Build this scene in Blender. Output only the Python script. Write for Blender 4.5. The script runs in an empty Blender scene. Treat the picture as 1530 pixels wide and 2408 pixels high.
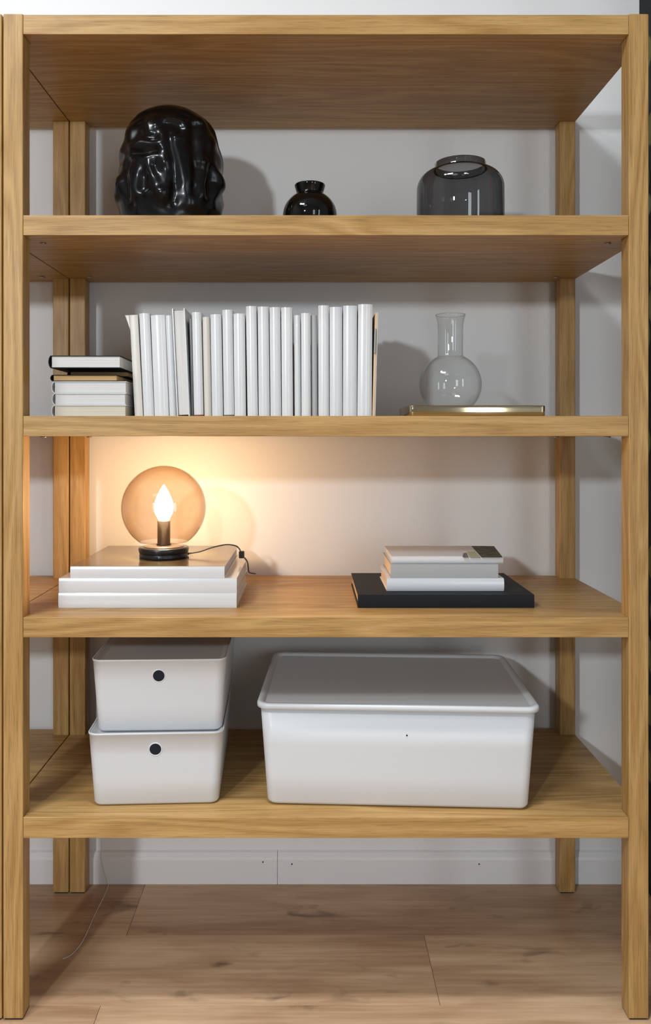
import bpy, bmesh, math, random
from mathutils import Vector, Matrix, noise
PI = math.pi
C = bpy.context.scene.collection
sc = bpy.context.scene
random.seed(7)

# ------------------------------------------------------------------ camera
F_PX = 1875.0                      # focal length in pixels of the 1530x2408 frame
CAM_H = 1.0984; CAM_D = 1.5        # lens height, distance to the shelf front (front = plane Y 0)
cam_d = bpy.data.cameras.new('camera'); cam = bpy.data.objects.new('camera', cam_d); C.objects.link(cam)
cam_d.sensor_fit = 'VERTICAL'; cam_d.sensor_height = 36.0; cam_d.sensor_width = 36.0*1530/2408
cam_d.lens = F_PX/2408*36.0
cam_d.shift_x = 36/2408; cam_d.shift_y = -177/2408
cam_d.clip_start = 0.05; cam_d.clip_end = 60
cam.location = (0, -CAM_D, CAM_H); cam.rotation_euler = (PI/2, 0, 0)
sc.camera = cam

# ------------------------------------------------------------------ world, lights, exposure
w = bpy.data.worlds.new('world'); sc.world = w; w.use_nodes = True
w.node_tree.nodes['Background'].inputs[0].default_value = (0.8, 0.9, 1.0, 1)
w.node_tree.nodes['Background'].inputs[1].default_value = 0.5
sc.view_settings.view_transform = 'Standard'; sc.view_settings.look = 'None'
sc.view_settings.exposure = 0.0; sc.view_settings.gamma = 1.0
sc.view_settings.use_curve_mapping = False

def area(name, loc, target, sx, sy, power, col=(1, 1, 1), shape='RECTANGLE'):
    d = bpy.data.lights.new(name, 'AREA'); d.shape = shape; d.size = sx; d.size_y = sy
    d.energy = power; d.color = col
    o = bpy.data.objects.new(name, d); C.objects.link(o); o.location = loc
    o.rotation_euler = (Vector(target)-Vector(loc)).to_track_quat('-Z', 'Y').to_euler()
    return o
area('key_light', (-1.35, -3.25, 1.86), (-0.3, 0.2, 1.2), 0.16, 0.16, 44, (0.86, 0.93, 0.99))
area('ceiling_light_front', (-1.9, -2.55, 4.1), (-0.1, 0.0, 0.4), 1.0, 0.45, 74, (0.89, 0.945, 0.99))
area('ceiling_light_rear', (-1.6, -3.9, 4.1), (-1.6, -3.9, 0), 1.2, 1.2, 12, (0.86, 0.94, 1.0))
area('top_left_fill_light', (-1.15, -1.0, 2.85), (-0.85, 0.3, 1.95), 0.2, 0.2, 8.5, (0.92, 0.96, 1.0))  # added unseen fill, brightens the wall and the wood at top left
d = bpy.data.lights.new('floor_fill_spot', 'SPOT'); d.energy = 380; d.color = (0.9, 0.95, 1.0); d.spot_size = math.radians(36); d.spot_blend = 0.3; d.shadow_soft_size = 0.12  # unseen spot added to lift the front floor, cone misses the shelves
o = bpy.data.objects.new('floor_fill_spot', d); C.objects.link(o); o.location = (0.0, -0.75, 4.2)
o.rotation_euler = (Vector((0, -1.0, 0))-o.location).to_track_quat('-Z', 'Y').to_euler()

# ------------------------------------------------------------------ helpers
def px(x, y, Y):
    s = (CAM_D+Y)/F_PX
    return Vector(((x-729)*s, Y, CAM_H-(y-1027)*s))
def obj(name, me, mat=None, parent=None):
    if isinstance(me, bmesh.types.BMesh):
        bm = me; me = bpy.data.meshes.new(name); bm.normal_update(); bm.to_mesh(me); bm.free()
    o = bpy.data.objects.new(name, me); C.objects.link(o)
    if mat is not None and not me.materials: me.materials.append(mat)
    if parent is not None: o.parent = parent
    return o
def tag(o, label=None, cat=None, group=None, kind=None):
    if label: o['label'] = label
    if cat: o['category'] = cat
    if group: o['group'] = group
    if kind: o['kind'] = kind
    return o
def thing(name, loc, label, cat, group=None, rot=None):
    o = bpy.data.objects.new(name, None); C.objects.link(o); o.empty_display_size = 0.05
    M = Matrix.Translation(Vector(loc))
    if rot is not None: M = M @ rot.to_4x4()
    o.matrix_world = M
    return tag(o, label, cat, group)
def box(x0, x1, y0, y1, z0, z1, bev=0.0, seg=2, bm=None):
    own = bm is None
    b = bmesh.new()
    vs = [b.verts.new((x, y, z)) for x in (x0, x1) for y in (y0, y1) for z in (z0, z1)]
    for f in ((0,1,3,2),(4,6,7,5),(0,4,5,1),(2,3,7,6),(0,2,6,4),(1,5,7,3)):
        b.faces.new([vs[i] for i in f])
    bmesh.ops.recalc_face_normals(b, faces=b.faces)
    if bev > 0: bmesh.ops.bevel(b, geom=list(b.edges), offset=bev, segments=seg, profile=0.5, affect='EDGES')
    if own: return b
    me = bpy.data.meshes.new('tmp'); b.to_mesh(me); b.free(); bm.from_mesh(me); bpy.data.meshes.remove(me)
    return bm
def smooth(bm):
    for f in bm.faces: f.smooth = True
    return bm
def prism(pts, z0, z1, bev=0.0, seg=2):
    b = bmesh.new()
    lo = [b.verts.new((p[0], p[1], z0)) for p in pts]; hi = [b.verts.new((p[0], p[1], z1)) for p in pts]
    n = len(pts)
    b.faces.new(lo[::-1]); b.faces.new(hi)
    for i in range(n): b.faces.new((lo[i], lo[(i+1) % n], hi[(i+1) % n], hi[i]))
    bmesh.ops.recalc_face_normals(b, faces=b.faces)
    if bev: bmesh.ops.bevel(b, geom=list(b.edges), offset=bev, segments=seg, profile=0.5, affect='EDGES')
    return b
def lathe(prof, n=64, closed=False, bm=None):
    """prof: list of (r,z); r==0 makes a pole"""
    b = bm or bmesh.new(); rings = []
    for r, z in prof:
        if r < 1e-6: rings.append([b.verts.new((0, 0, z))])
        else: rings.append([b.verts.new((r*math.cos(2*PI*i/n), r*math.sin(2*PI*i/n), z)) for i in range(n)])
    pairs = list(zip(rings, rings[1:]))
    if closed: pairs.append((rings[-1], rings[0]))
    for a, c in pairs:
        for i in range(n):
            j = (i+1) % n
            if len(a) == 1 and len(c) > 1: b.faces.new((a[0], c[j], c[i]))
            elif len(c) == 1 and len(a) > 1: b.faces.new((a[i], a[j], c[0]))
            elif len(a) > 1: b.faces.new((a[i], a[j], c[j], c[i]))
    bmesh.ops.recalc_face_normals(b, faces=b.faces)
    return smooth(b)
def tube(pts, r, n=8, cyclic=False):
    b = bmesh.new(); rings = []
    pts = [Vector(p) for p in pts]; N = len(pts); up = Vector((0, 0, 1))
    for i, p in enumerate(pts):
        t = (pts[min(i+1, N-1)]-pts[max(i-1, 0)])
        if cyclic: t = pts[(i+1) % N]-pts[i-1]
        t.normalize(); a = t.cross(up)
        if a.length < 0.05: a = t.cross(Vector((0, 1, 0)))
        a.normalize(); c = a.cross(t)
        rings.append([b.verts.new(p+a*r*math.cos(2*PI*k/n)+c*r*math.sin(2*PI*k/n)) for k in range(n)])
    for i in range(N if cyclic else N-1):
        A = rings[i]; B = rings[(i+1) % N]
        for k in range(n): b.faces.new((A[k], A[(k+1) % n], B[(k+1) % n], B[k]))
    if not cyclic: b.faces.new(rings[0][::-1]); b.faces.new(rings[-1])
    bmesh.ops.recalc_face_normals(b, faces=b.faces)
    return smooth(b)
def spline(pts, m=8):
    P = [Vector(p) for p in pts]; out = []
    for i in range(len(P)-1):
        p0 = P[max(i-1, 0)]; p1 = P[i]; p2 = P[i+1]; p3 = P[min(i+2, len(P)-1)]
        for k in range(m):
            t = k/m
            out.append(0.5*((2*p1)+(p2-p0)*t+(2*p0-5*p1+4*p2-p3)*t*t+(3*p1-p0-3*p2+p3)*t**3))
    out.append(P[-1]); return out
def rrect(hx, hy, r, n=8):
    pts = []
    for cx, cy, a0 in ((hx-r, hy-r, 0), (-hx+r, hy-r, PI/2), (-hx+r, -hy+r, PI), (hx-r, -hy+r, 1.5*PI)):
        for k in range(n+1):
            a = a0+PI/2*k/n; pts.append((cx+r*math.cos(a), cy+r*math.sin(a)))
    return pts
def loft(rings, n=8, cap0=True, cap1=True):
    """rings: (z, half x, half y, corner radius)"""
    b = bmesh.new(); R = []
    for z, hx, hy, r in rings: R.append([b.verts.new((x, y, z)) for x, y in rrect(hx, hy, r, n)])
    m = len(R[0])
    for A, B in zip(R, R[1:]):
        for i in range(m): b.faces.new((A[i], A[(i+1) % m], B[(i+1) % m], B[i]))
    smooth(b)
    if cap0: b.faces.new(R[0][::-1])
    if cap1: b.faces.new(R[-1])
    bmesh.ops.recalc_face_normals(b, faces=b.faces)
    return b

# ------------------------------------------------------------------ materials
def mat(name):
    m = bpy.data.materials.new(name); m.use_nodes = True
    nt = m.node_tree; return m, nt, nt.nodes['Principled BSDF']
def N(nt, t, **kw):
    n = nt.nodes.new(t)
    for k, v in kw.items(): setattr(n, k, v)
    return n
def plain(name, col, rough=0.5, metal=0.0, bump=0.0, bscale=400, var=0.0, coat=0.0, spec=0.5):
    m, nt, p = mat(name)
    p.inputs['Base Color'].default_value = (*col, 1); p.inputs['Roughness'].default_value = rough
    p.inputs['Metallic'].default_value = metal; p.inputs['Coat Weight'].default_value = coat
    p.inputs['Specular IOR Level'].default_value = spec
    tc = N(nt, 'ShaderNodeTexCoord'); nz = N(nt, 'ShaderNodeTexNoise')
    nz.inputs['Scale'].default_value = bscale; nz.inputs['Detail'].default_value = 3
    nt.links.new(tc.outputs['Object'], nz.inputs['Vector'])
    if var > 0:
        nz2 = N(nt, 'ShaderNodeTexNoise'); nz2.inputs['Scale'].default_value = 9; nz2.inputs['Detail'].default_value = 4
        nt.links.new(tc.outputs['Object'], nz2.inputs['Vector'])
        r = N(nt, 'ShaderNodeValToRGB')
        r.color_ramp.elements[0].position = 0.3; r.color_ramp.elements[1].position = 0.7
        r.color_ramp.elements[0].color = (*[c*(1-var) for c in col], 1); r.color_ramp.elements[1].color = (*[min(1, c*(1+var)) for c in col], 1)
        nt.links.new(nz2.outputs[0], r.inputs[0]); nt.links.new(r.outputs[0], p.inputs['Base Color'])
    if bump > 0:
        bp = N(nt, 'ShaderNodeBump'); bp.inputs['Strength'].default_value = bump; bp.inputs['Distance'].default_value = 0.001
        nt.links.new(nz.outputs[0], bp.inputs['Height']); nt.links.new(bp.outputs[0], p.inputs['Normal'])
    return m
def oak(name, axis, light=(0.55, 0.34, 0.130), dark=(0.33, 0.17, 0.045), rough=0.42):
    """oak veneer with the grain along one axis of the object"""
    m, nt, p = mat(name); L = nt.links.new
    tc = N(nt, 'ShaderNodeTexCoord'); oi = N(nt, 'ShaderNodeObjectInfo')
    off = N(nt, 'ShaderNodeVectorMath', operation='SCALE'); off.inputs['Scale'].default_value = 37.0
    L(oi.outputs['Random'], off.inputs[0])
    ad = N(nt, 'ShaderNodeVectorMath', operation='ADD'); L(tc.outputs['Object'], ad.inputs[0]); L(off.outputs[0], ad.inputs[1])
    def stretched(across, along, scale, detail, dist=0.0, rough_=0.55):
        mp = N(nt, 'ShaderNodeMapping')
        s = [across]*3; s[axis] = along
        mp.inputs['Scale'].default_value = s
        L(ad.outputs[0], mp.inputs[0])
        nz = N(nt, 'ShaderNodeTexNoise'); nz.inputs['Scale'].default_value = scale
        nz.inputs['Detail'].default_value = detail; nz.inputs['Distortion'].default_value = dist; nz.inputs['Roughness'].default_value = rough_
        L(mp.outputs[0], nz.inputs['Vector']); return nz.outputs[0], mp
    big, mpb = stretched(1.0, 0.085, 12.0, 2, 0.3)
    # growth rings: a slowly wandering noise folded into many contour lines
    mul = N(nt, 'ShaderNodeMath', operation='MULTIPLY'); mul.inputs[1].default_value = 20.0; L(big, mul.inputs[0])
    fr = N(nt, 'ShaderNodeMath', operation='PINGPONG'); fr.inputs[1].default_value = 1.0; L(mul.outputs[0], fr.inputs[0])
    fine, _ = stretched(1.0, 0.012, 300.0, 3)
    pores, _ = stretched(1.0, 0.022, 800.0, 2)
    tone, _ = stretched(1.0, 0.10, 7.0, 2)
    a = N(nt, 'ShaderNodeMapRange'); a.inputs[1].default_value = 0; a.inputs[2].default_value = 1; a.inputs[3].default_value = 0; a.inputs[4].default_value = 0.36
    L(fr.outputs[0], a.inputs[0])
    b = N(nt, 'ShaderNodeMath', operation='MULTIPLY_ADD'); b.inputs[1].default_value = 0.50; L(fine, b.inputs[0]); L(a.outputs[0], b.inputs[2])
    c = N(nt, 'ShaderNodeMath', operation='MULTIPLY_ADD'); c.inputs[1].default_value = 0.35; L(tone, c.inputs[0]); L(b.outputs[0], c.inputs[2])
    rp = N(nt, 'ShaderNodeValToRGB'); e = rp.color_ramp.elements
    e[0].position = 0.36; e[0].color = (*light, 1); e[1].position = 0.98; e[1].color = (*dark, 1)
    L(c.outputs[0], rp.inputs[0])
    pr = N(nt, 'ShaderNodeMapRange'); pr.inputs[1].default_value = 0.34; pr.inputs[2].default_value = 0.50; pr.inputs[3].default_value = 0.66; pr.inputs[4].default_value = 1.0
    L(pores, pr.inputs[0])
    mx = N(nt, 'ShaderNodeMix', data_type='RGBA', blend_type='MULTIPLY'); mx.inputs[0].default_value = 0.8
    L(rp.outputs[0], mx.inputs[6]); L(pr.outputs[0], mx.inputs[7])
    L(mx.outputs[2], p.inputs['Base Color'])
    p.inputs['Roughness'].default_value = rough; p.inputs['Specular IOR Level'].default_value = 0.3
    bp = N(nt, 'ShaderNodeBump'); bp.inputs['Strength'].default_value = 0.12; bp.inputs['Distance'].default_value = 0.0005
    L(pores, bp.inputs['Height']); L(bp.outputs[0], p.inputs['Normal'])
    return m
def thin_glass(name, tint, edge, gloss=1.0, rough=0.0, blend=0.35):
    """thin-walled glass: tinted transmission that deepens where the wall is seen edge on, plus surface reflection"""
    m = bpy.data.materials.new(name); m.use_nodes = True; nt = m.node_tree; nt.nodes.clear(); L = nt.links.new
    out = N(nt, 'ShaderNodeOutputMaterial'); tr = N(nt, 'ShaderNodeBsdfTransparent'); gl = N(nt, 'ShaderNodeBsdfGlossy')
    gl.inputs['Roughness'].default_value = rough; gl.inputs['Color'].default_value = (gloss, gloss, gloss, 1)
    lw = N(nt, 'ShaderNodeLayerWeight'); lw.inputs['Blend'].default_value = blend
    rp = N(nt, 'ShaderNodeValToRGB'); e = rp.color_ramp.elements
    e[0].position = 0.25; e[0].color = (*tint, 1); e[1].position = 0.95; e[1].color = (*edge, 1)
    L(lw.outputs['Facing'], rp.inputs[0]); L(rp.outputs[0], tr.inputs[0])
    lf = N(nt, 'ShaderNodeLayerWeight'); lf.inputs['Blend'].default_value = 0.5
    pw = N(nt, 'ShaderNodeMath', operation='POWER'); pw.inputs[1].default_value = 5.0; L(lf.outputs['Facing'], pw.inputs[0])
    mp = N(nt, 'ShaderNodeMath', operation='MULTIPLY_ADD'); mp.inputs[1].default_value = 0.9; mp.inputs[2].default_value = 0.06; L(pw.outputs[0], mp.inputs[0])
    mx = N(nt, 'ShaderNodeMixShader'); L(mp.outputs[0], mx.inputs[0]); L(tr.outputs[0], mx.inputs[1]); L(gl.outputs[0], mx.inputs[2])
    L(mx.outputs[0], out.inputs[0]); return m
def emit(name, col, st):
    m = bpy.data.materials.new(name); m.use_nodes = True; nt = m.node_tree; nt.nodes.clear()
    o = N(nt, 'ShaderNodeOutputMaterial'); e = N(nt, 'ShaderNodeEmission'); e.inputs[0].default_value = (*col, 1); e.inputs[1].default_value = st
    nt.links.new(e.outputs[0], o.inputs[0]); return m

OAK_X = oak('oak_lengthwise', 0); OAK_Z = oak('oak_upright', 2)
WALL = plain('wall_paint', (0.80, 0.80, 0.80), 0.7, bump=0.06, bscale=900)
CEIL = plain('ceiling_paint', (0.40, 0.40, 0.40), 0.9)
BASEB = plain('baseboard_paint', (0.80, 0.80, 0.80), 0.4)
METAL = plain('zinc_metal', (0.45, 0.45, 0.47), 0.3, 1.0, var=0.1)
BLACKRUB = plain('black_felt', (0.012, 0.011, 0.010), 0.8)
WHITE_P = plain('white_plastic', (0.67, 0.685, 0.705), 0.33, bump=0.05, bscale=1500)
WHITE_P2 = plain('white_plastic_lid', (0.62, 0.63, 0.64), 0.30, bump=0.05, bscale=1500)
HOLE_SHADE_MARK = plain('hole_shade_and_marks', (0.020, 0.022, 0.030), 0.9, spec=0.1)  # painted shade inside the bin holes, also colours the small dark marks
CERAMIC = plain('black_ceramic_satin', (0.003, 0.003, 0.0035), 0.25, coat=0.12, spec=0.28)
CERAMIC.node_tree.nodes['Principled BSDF'].inputs['Coat Roughness'].default_value = 0.06
BLACKGLASS = plain('black_glass', (0.003, 0.003, 0.003), 0.04)
BRASS = plain('polished_brass', (0.70, 0.60, 0.38), 0.10, 1.0, var=0.12)
COV = plain('white_gloss_cover', (0.73, 0.74, 0.75), 0.22, coat=0.3)
COV2 = plain('white_cool_cover', (0.69, 0.705, 0.72), 0.28, coat=0.2)
COV3 = plain('ivory_cover', (0.68, 0.65, 0.59), 0.35)
COVM = plain('white_matt_cover', (0.68, 0.68, 0.68), 0.5)
COVG = plain('pale_grey_cover', (0.42, 0.42, 0.42), 0.55)
COVD = plain('dark_grey_cover', (0.10, 0.10, 0.105), 0.5)
COVB = plain('black_cloth_cover', (0.014, 0.015, 0.018), 0.55, bump=0.3, bscale=1400, spec=0.15)
RED = plain('dark_red_paper', (0.25, 0.012, 0.02), 0.5)
def paper(name, col, axis):
    m, nt, p = mat(name); L = nt.links.new
    tc = N(nt, 'ShaderNodeTexCoord'); mp = N(nt, 'ShaderNodeMapping'); s = [3.0]*3; s[axis] = 900.0
    mp.inputs['Scale'].default_value = s; L(tc.outputs['Object'], mp.inputs[0])
    nz = N(nt, 'ShaderNodeTexNoise'); nz.inputs['Scale'].default_value = 1.5; L(mp.outputs[0], nz.inputs['Vector'])
    rp = N(nt, 'ShaderNodeValToRGB'); rp.color_ramp.elements[0].position = 0.3; rp.color_ramp.elements[1].position = 0.65
    rp.color_ramp.elements[0].color = (*[c*0.78 for c in col], 1); rp.color_ramp.elements[1].color = (*col, 1)
    L(nz.outputs[0], rp.inputs[0]); L(rp.outputs[0], p.inputs['Base Color']); p.inputs['Roughness'].default_value = 0.8
    return m
PAGES = paper('white_pages', (0.76, 0.75, 0.73), 0)
PAGES_IV = paper('ivory_pages', (0.72, 0.66, 0.54), 0)
PAGES_CR = paper('tan_pages', (0.62, 0.40, 0.17), 0)
PAGES_PE = paper('peach_pages', (0.80, 0.58, 0.38), 0)

def laminate():
    m, nt, p = mat('oak_laminate'); L = nt.links.new
    tc = N(nt, 'ShaderNodeTexCoord'); oi = N(nt, 'ShaderNodeObjectInfo')
    off = N(nt, 'ShaderNodeVectorMath', operation='SCALE'); off.inputs['Scale'].default_value = 53.0; L(oi.outputs['Random'], off.inputs[0])
    ad = N(nt, 'ShaderNodeVectorMath', operation='ADD'); L(tc.outputs['Object'], ad.inputs[0]); L(off.outputs[0], ad.inputs[1])
    def nz(sx, sy, sc_, det, dist=0.0):
        mp = N(nt, 'ShaderNodeMapping'); mp.inputs['Scale'].default_value = (sx, sy, 1); L(ad.outputs[0], mp.inputs[0])
        n = N(nt, 'ShaderNodeTexNoise'); n.inputs['Scale'].default_value = sc_; n.inputs['Detail'].default_value = det; n.inputs['Distortion'].default_value = dist
        L(mp.outputs[0], n.inputs['Vector']); return n.outputs[0], mp
    g1, _ = nz(0.35, 1.6, 7, 6, 0.6); g2, _ = nz(0.2, 4, 26, 4); kn, _ = nz(0.8, 2.0, 7.5, 3, 0.8)
    s = N(nt, 'ShaderNodeMath', operation='MULTIPLY_ADD'); s.inputs[1].default_value = 0.45; L(g2, s.inputs[0]); L(g1, s.inputs[2])
    rp = N(nt, 'ShaderNodeValToRGB'); e = rp.color_ramp.elements
    e[0].position = 0.5; e[0].color = (0.35, 0.20, 0.105, 1); e[1].position = 0.90; e[1].color = (0.60, 0.405, 0.245, 1)
    L(s.outputs[0], rp.inputs[0])
    kr = N(nt, 'ShaderNodeMapRange'); kr.inputs[1].default_value = 0.24; kr.inputs[2].default_value = 0.36; kr.inputs[3].default_value = 0.40; kr.inputs[4].default_value = 1.0
    L(kn, kr.inputs[0])
    # small round knots, drawn out along the board
    mpv = N(nt, 'ShaderNodeMapping'); mpv.inputs['Scale'].default_value = (3.6, 9.0, 1); L(ad.outputs[0], mpv.inputs[0])
    vo = N(nt, 'ShaderNodeTexVoronoi'); vo.inputs['Scale'].default_value = 1.3; L(mpv.outputs[0], vo.inputs['Vector'])
    vr = N(nt, 'ShaderNodeMapRange'); vr.inputs[1].default_value = 0.03; vr.inputs[2].default_value = 0.16; vr.inputs[3].default_value = 0.45; vr.inputs[4].default_value = 1.0
    wn, _ = nz(1, 1, 45, 3)
    va = N(nt, 'ShaderNodeMath', operation='MULTIPLY_ADD'); va.inputs[1].default_value = 0.22; L(wn, va.inputs[0])
    sb = N(nt, 'ShaderNodeMath', operation='SUBTRACT'); sb.inputs[1].default_value = 0.10; L(vo.outputs['Distance'], sb.inputs[0]); L(sb.outputs[0], va.inputs[2])
    L(va.outputs[0], vr.inputs[0])
    m1 = N(nt, 'ShaderNodeMix', data_type='RGBA', blend_type='MULTIPLY'); m1.inputs[0].default_value = 1; L(rp.outputs[0], m1.inputs[6]); L(kr.outputs[0], m1.inputs[7])
    m2 = N(nt, 'ShaderNodeMix', data_type='RGBA', blend_type='MULTIPLY'); m2.inputs[0].default_value = 0.8; L(m1.outputs[2], m2.inputs[6]); L(vr.outputs[0], m2.inputs[7])
    L(m2.outputs[2], p.inputs['Base Color']); p.inputs['Roughness'].default_value = 0.45
    return m
LAMI = laminate()

def leaf_print():
    m, nt, p = mat('leaf_print'); L = nt.links.new
    tc = N(nt, 'ShaderNodeTexCoord'); mp = N(nt, 'ShaderNodeMapping'); mp.inputs['Scale'].default_value = (1, 1.4, 0.75); mp.inputs['Rotation'].default_value = (0.5, 0, 0)
    L(tc.outputs['Object'], mp.inputs[0])
    vo = N(nt, 'ShaderNodeTexVoronoi'); vo.inputs['Scale'].default_value = 15; L(mp.outputs[0], vo.inputs['Vector'])
    r1 = N(nt, 'ShaderNodeValToRGB'); r1.color_ramp.interpolation = 'CONSTANT'; e = r1.color_ramp.elements
    e[0].position = 0; e[0].color = (0.10, 0.09, 0.025, 1); e[1].position = 0.3; e[1].color = (0.006, 0.007, 0.010, 1)
    for pos, c in ((0.45, (0.20, 0.22, 0.14)), (0.6, (0.03, 0.028, 0.035)), (0.75, (0.34, 0.35, 0.28)), (0.85, (0.09, 0.12, 0.03))):
        k = e.new(pos); k.color = (*c, 1)
    sp = N(nt, 'ShaderNodeSeparateColor'); L(vo.outputs['Color'], sp.inputs[0]); L(sp.outputs[0], r1.inputs[0])
    r2 = N(nt, 'ShaderNodeMapRange'); r2.inputs[1].default_value = 0.40; r2.inputs[2].default_value = 0.47; L(vo.outputs['Distance'], r2.inputs[0])
    mx = N(nt, 'ShaderNodeMix', data_type='RGBA'); L(r2.outputs[0], mx.inputs[0]); L(r1.outputs[0], mx.inputs[6]); mx.inputs[7].default_value = (0.004, 0.004, 0.006, 1)
    L(mx.outputs[2], p.inputs['Base Color']); p.inputs['Roughness'].default_value = 0.9
    return m
LEAF = leaf_print()

# ------------------------------------------------------------------ room shell
XW0, XW1, YF, YB, ZC = -3.3, 3.4, -5.2, 0.47, 4.3
fl = tag(obj('floor', box(XW0, XW1, YF, YB, -0.05, -0.0095), LAMI), kind='structure')
PW, PL = 0.2157, 1.31
row_y = 0.4717; r = 0
plank_me = None
while row_y > YF:
    y1 = min(row_y, YB-0.001); y0 = row_y-PW
    x = (-0.4046 if r % 2 == 0 else 0.2509)-PL*3
    while x < XW1:
        xa, xb = max(x, XW0+0.001), min(x+PL, XW1-0.001)
        if xb-xa > 0.02:
            if plank_me is None or xb-xa < PL-1e-4 or y1-y0 < PW-1e-4 or y0 < YF:
                bmp = box(-(xb-xa)/2+0.0004, (xb-xa)/2-0.0004, -(y1-max(y0, YF))/2+0.00025, (y1-max(y0, YF))/2-0.00025, -0.009, 0.0, 0.0003, 1)
                o = obj('plank', bmp, LAMI, fl)
                if plank_me is None and xb-xa > PL-1e-4 and y1-y0 > PW-1e-4: plank_me = o.data
            else: o = obj('plank', plank_me, None, fl)
            o.location = ((xa+xb)/2, (y1+max(y0, YF))/2, 0)
        x += PL
    row_y -= PW; r += 1
tag(obj('wall_back', box(XW0, XW1, YB, YB+0.12, -0.05, ZC), WALL), kind='structure')
tag(obj('wall_left', box(XW0-0.12, XW0, YF-0.12, YB+0.12, -0.05, ZC), CEIL), kind='structure')
tag(obj('wall_right', box(XW1, XW1+0.12, YF-0.12, YB+0.12, -0.05, ZC), CEIL), kind='structure')
tag(obj('wall_front', box(XW0, XW1, YF-0.12, YF, -0.05, ZC), CEIL), kind='structure')
tag(obj('ceiling', box(XW0-0.12, XW1+0.12, YF-0.12, YB+0.12, ZC, ZC+0.1), CEIL), kind='structure')

# baseboard: two lengths that butt at a joint, with a chamfered top and nail heads
def baseboard(x0, x1):
    prof = [(0.4697, 0.0005), (0.4557, 0.0005), (0.4557, 0.060), (0.4575, 0.0655), (0.4640, 0.0745), (0.4697, 0.0775)]
    b = bmesh.new()
    A = [b.verts.new((x0, y, z)) for y, z in prof]; B = [b.verts.new((x1, y, z)) for y, z in prof]
    n = len(prof); b.faces.new(A); b.faces.new(B[::-1])
    for i in range(n): b.faces.new((A[i], B[i], B[(i+1) % n], A[(i+1) % n]))
    bmesh.ops.recalc_face_normals(b, faces=b.faces)
    return tag(obj('baseboard_back', b, BASEB), kind='structure')
JX = px(652, 2040, 0.4557).x
bb1 = baseboard(XW0, JX-0.0005); bb2 = baseboard(JX+0.0005, 0.80)
for bx_, by_, par in ((618, 2027, bb1), (686, 2032, bb2), (1126, 2032, bb2)):
    q = px(bx_, by_, 0.4557)
    n_ = obj('nail_head', lathe([(0, 0), (0.0019, 0.0002), (0.0019, 0.001), (0, 0.0012)], 10), plain('nail_dark', (0.03, 0.03, 0.03), 0.5), par)
    n_.location = (q.x, q.y+0.0004, q.z); n_.rotation_euler = (PI/2, 0, 0)

# partition with leaf print at the right end of the shelf
tag(obj('partition_panel', box(0.812, 0.85, -0.02, 0.4695, 0.001, 3.0, 0.001, 1), LEAF),
    'dark partition printed with olive and pale leaves at the right edge behind the shelf', 'partition')

# windows behind the camera, seen only in reflections
WF = plain('window_frame_paint', (0.2, 0.2, 0.2), 0.5); DAY = emit('daylight_pane', (0.85, 0.93, 1.0), 6.0)
def window(n, x0, x1, y0, y1, z0, z1, axis):
    cx, cy = (x0+x1)/2, (y0+y1)/2
    root = tag(obj('window_%d' % n, box(x0, x1, y0, y1, z0-0.06, z0), WF), kind='structure')
    obj('window_frame', box(x0, x1, y0, y1, z1, z1+0.06), WF, root)
    if axis == 0:
        obj('window_frame', box(x0-0.06, x0, y0, y1, z0-0.06, z1+0.06), WF, root); obj('window_frame', box(x1, x1+0.06, y0, y1, z0-0.06, z1+0.06), WF, root)
        obj('pane', box(x0, x1, cy-0.004, cy+0.004, z0, z1), DAY, root)
    else:
        obj('window_frame', box(x0, x1, y0-0.06, y0, z0-0.06, z1+0.06), WF, root); obj('window_frame', box(x0, x1, y1, y1+0.06, z0-0.06, z1+0.06), WF, root)
        obj('pane', box(cx-0.004, cx+0.004, y0, y1, z0, z1), DAY, root)
window(1, 3.34, 3.395, -4.5, -3.7, 0.3, 2.6, 1)
window(2, 1.2, 1.95, -5.195, -5.14, 0.3, 2.4, 0)

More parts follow.
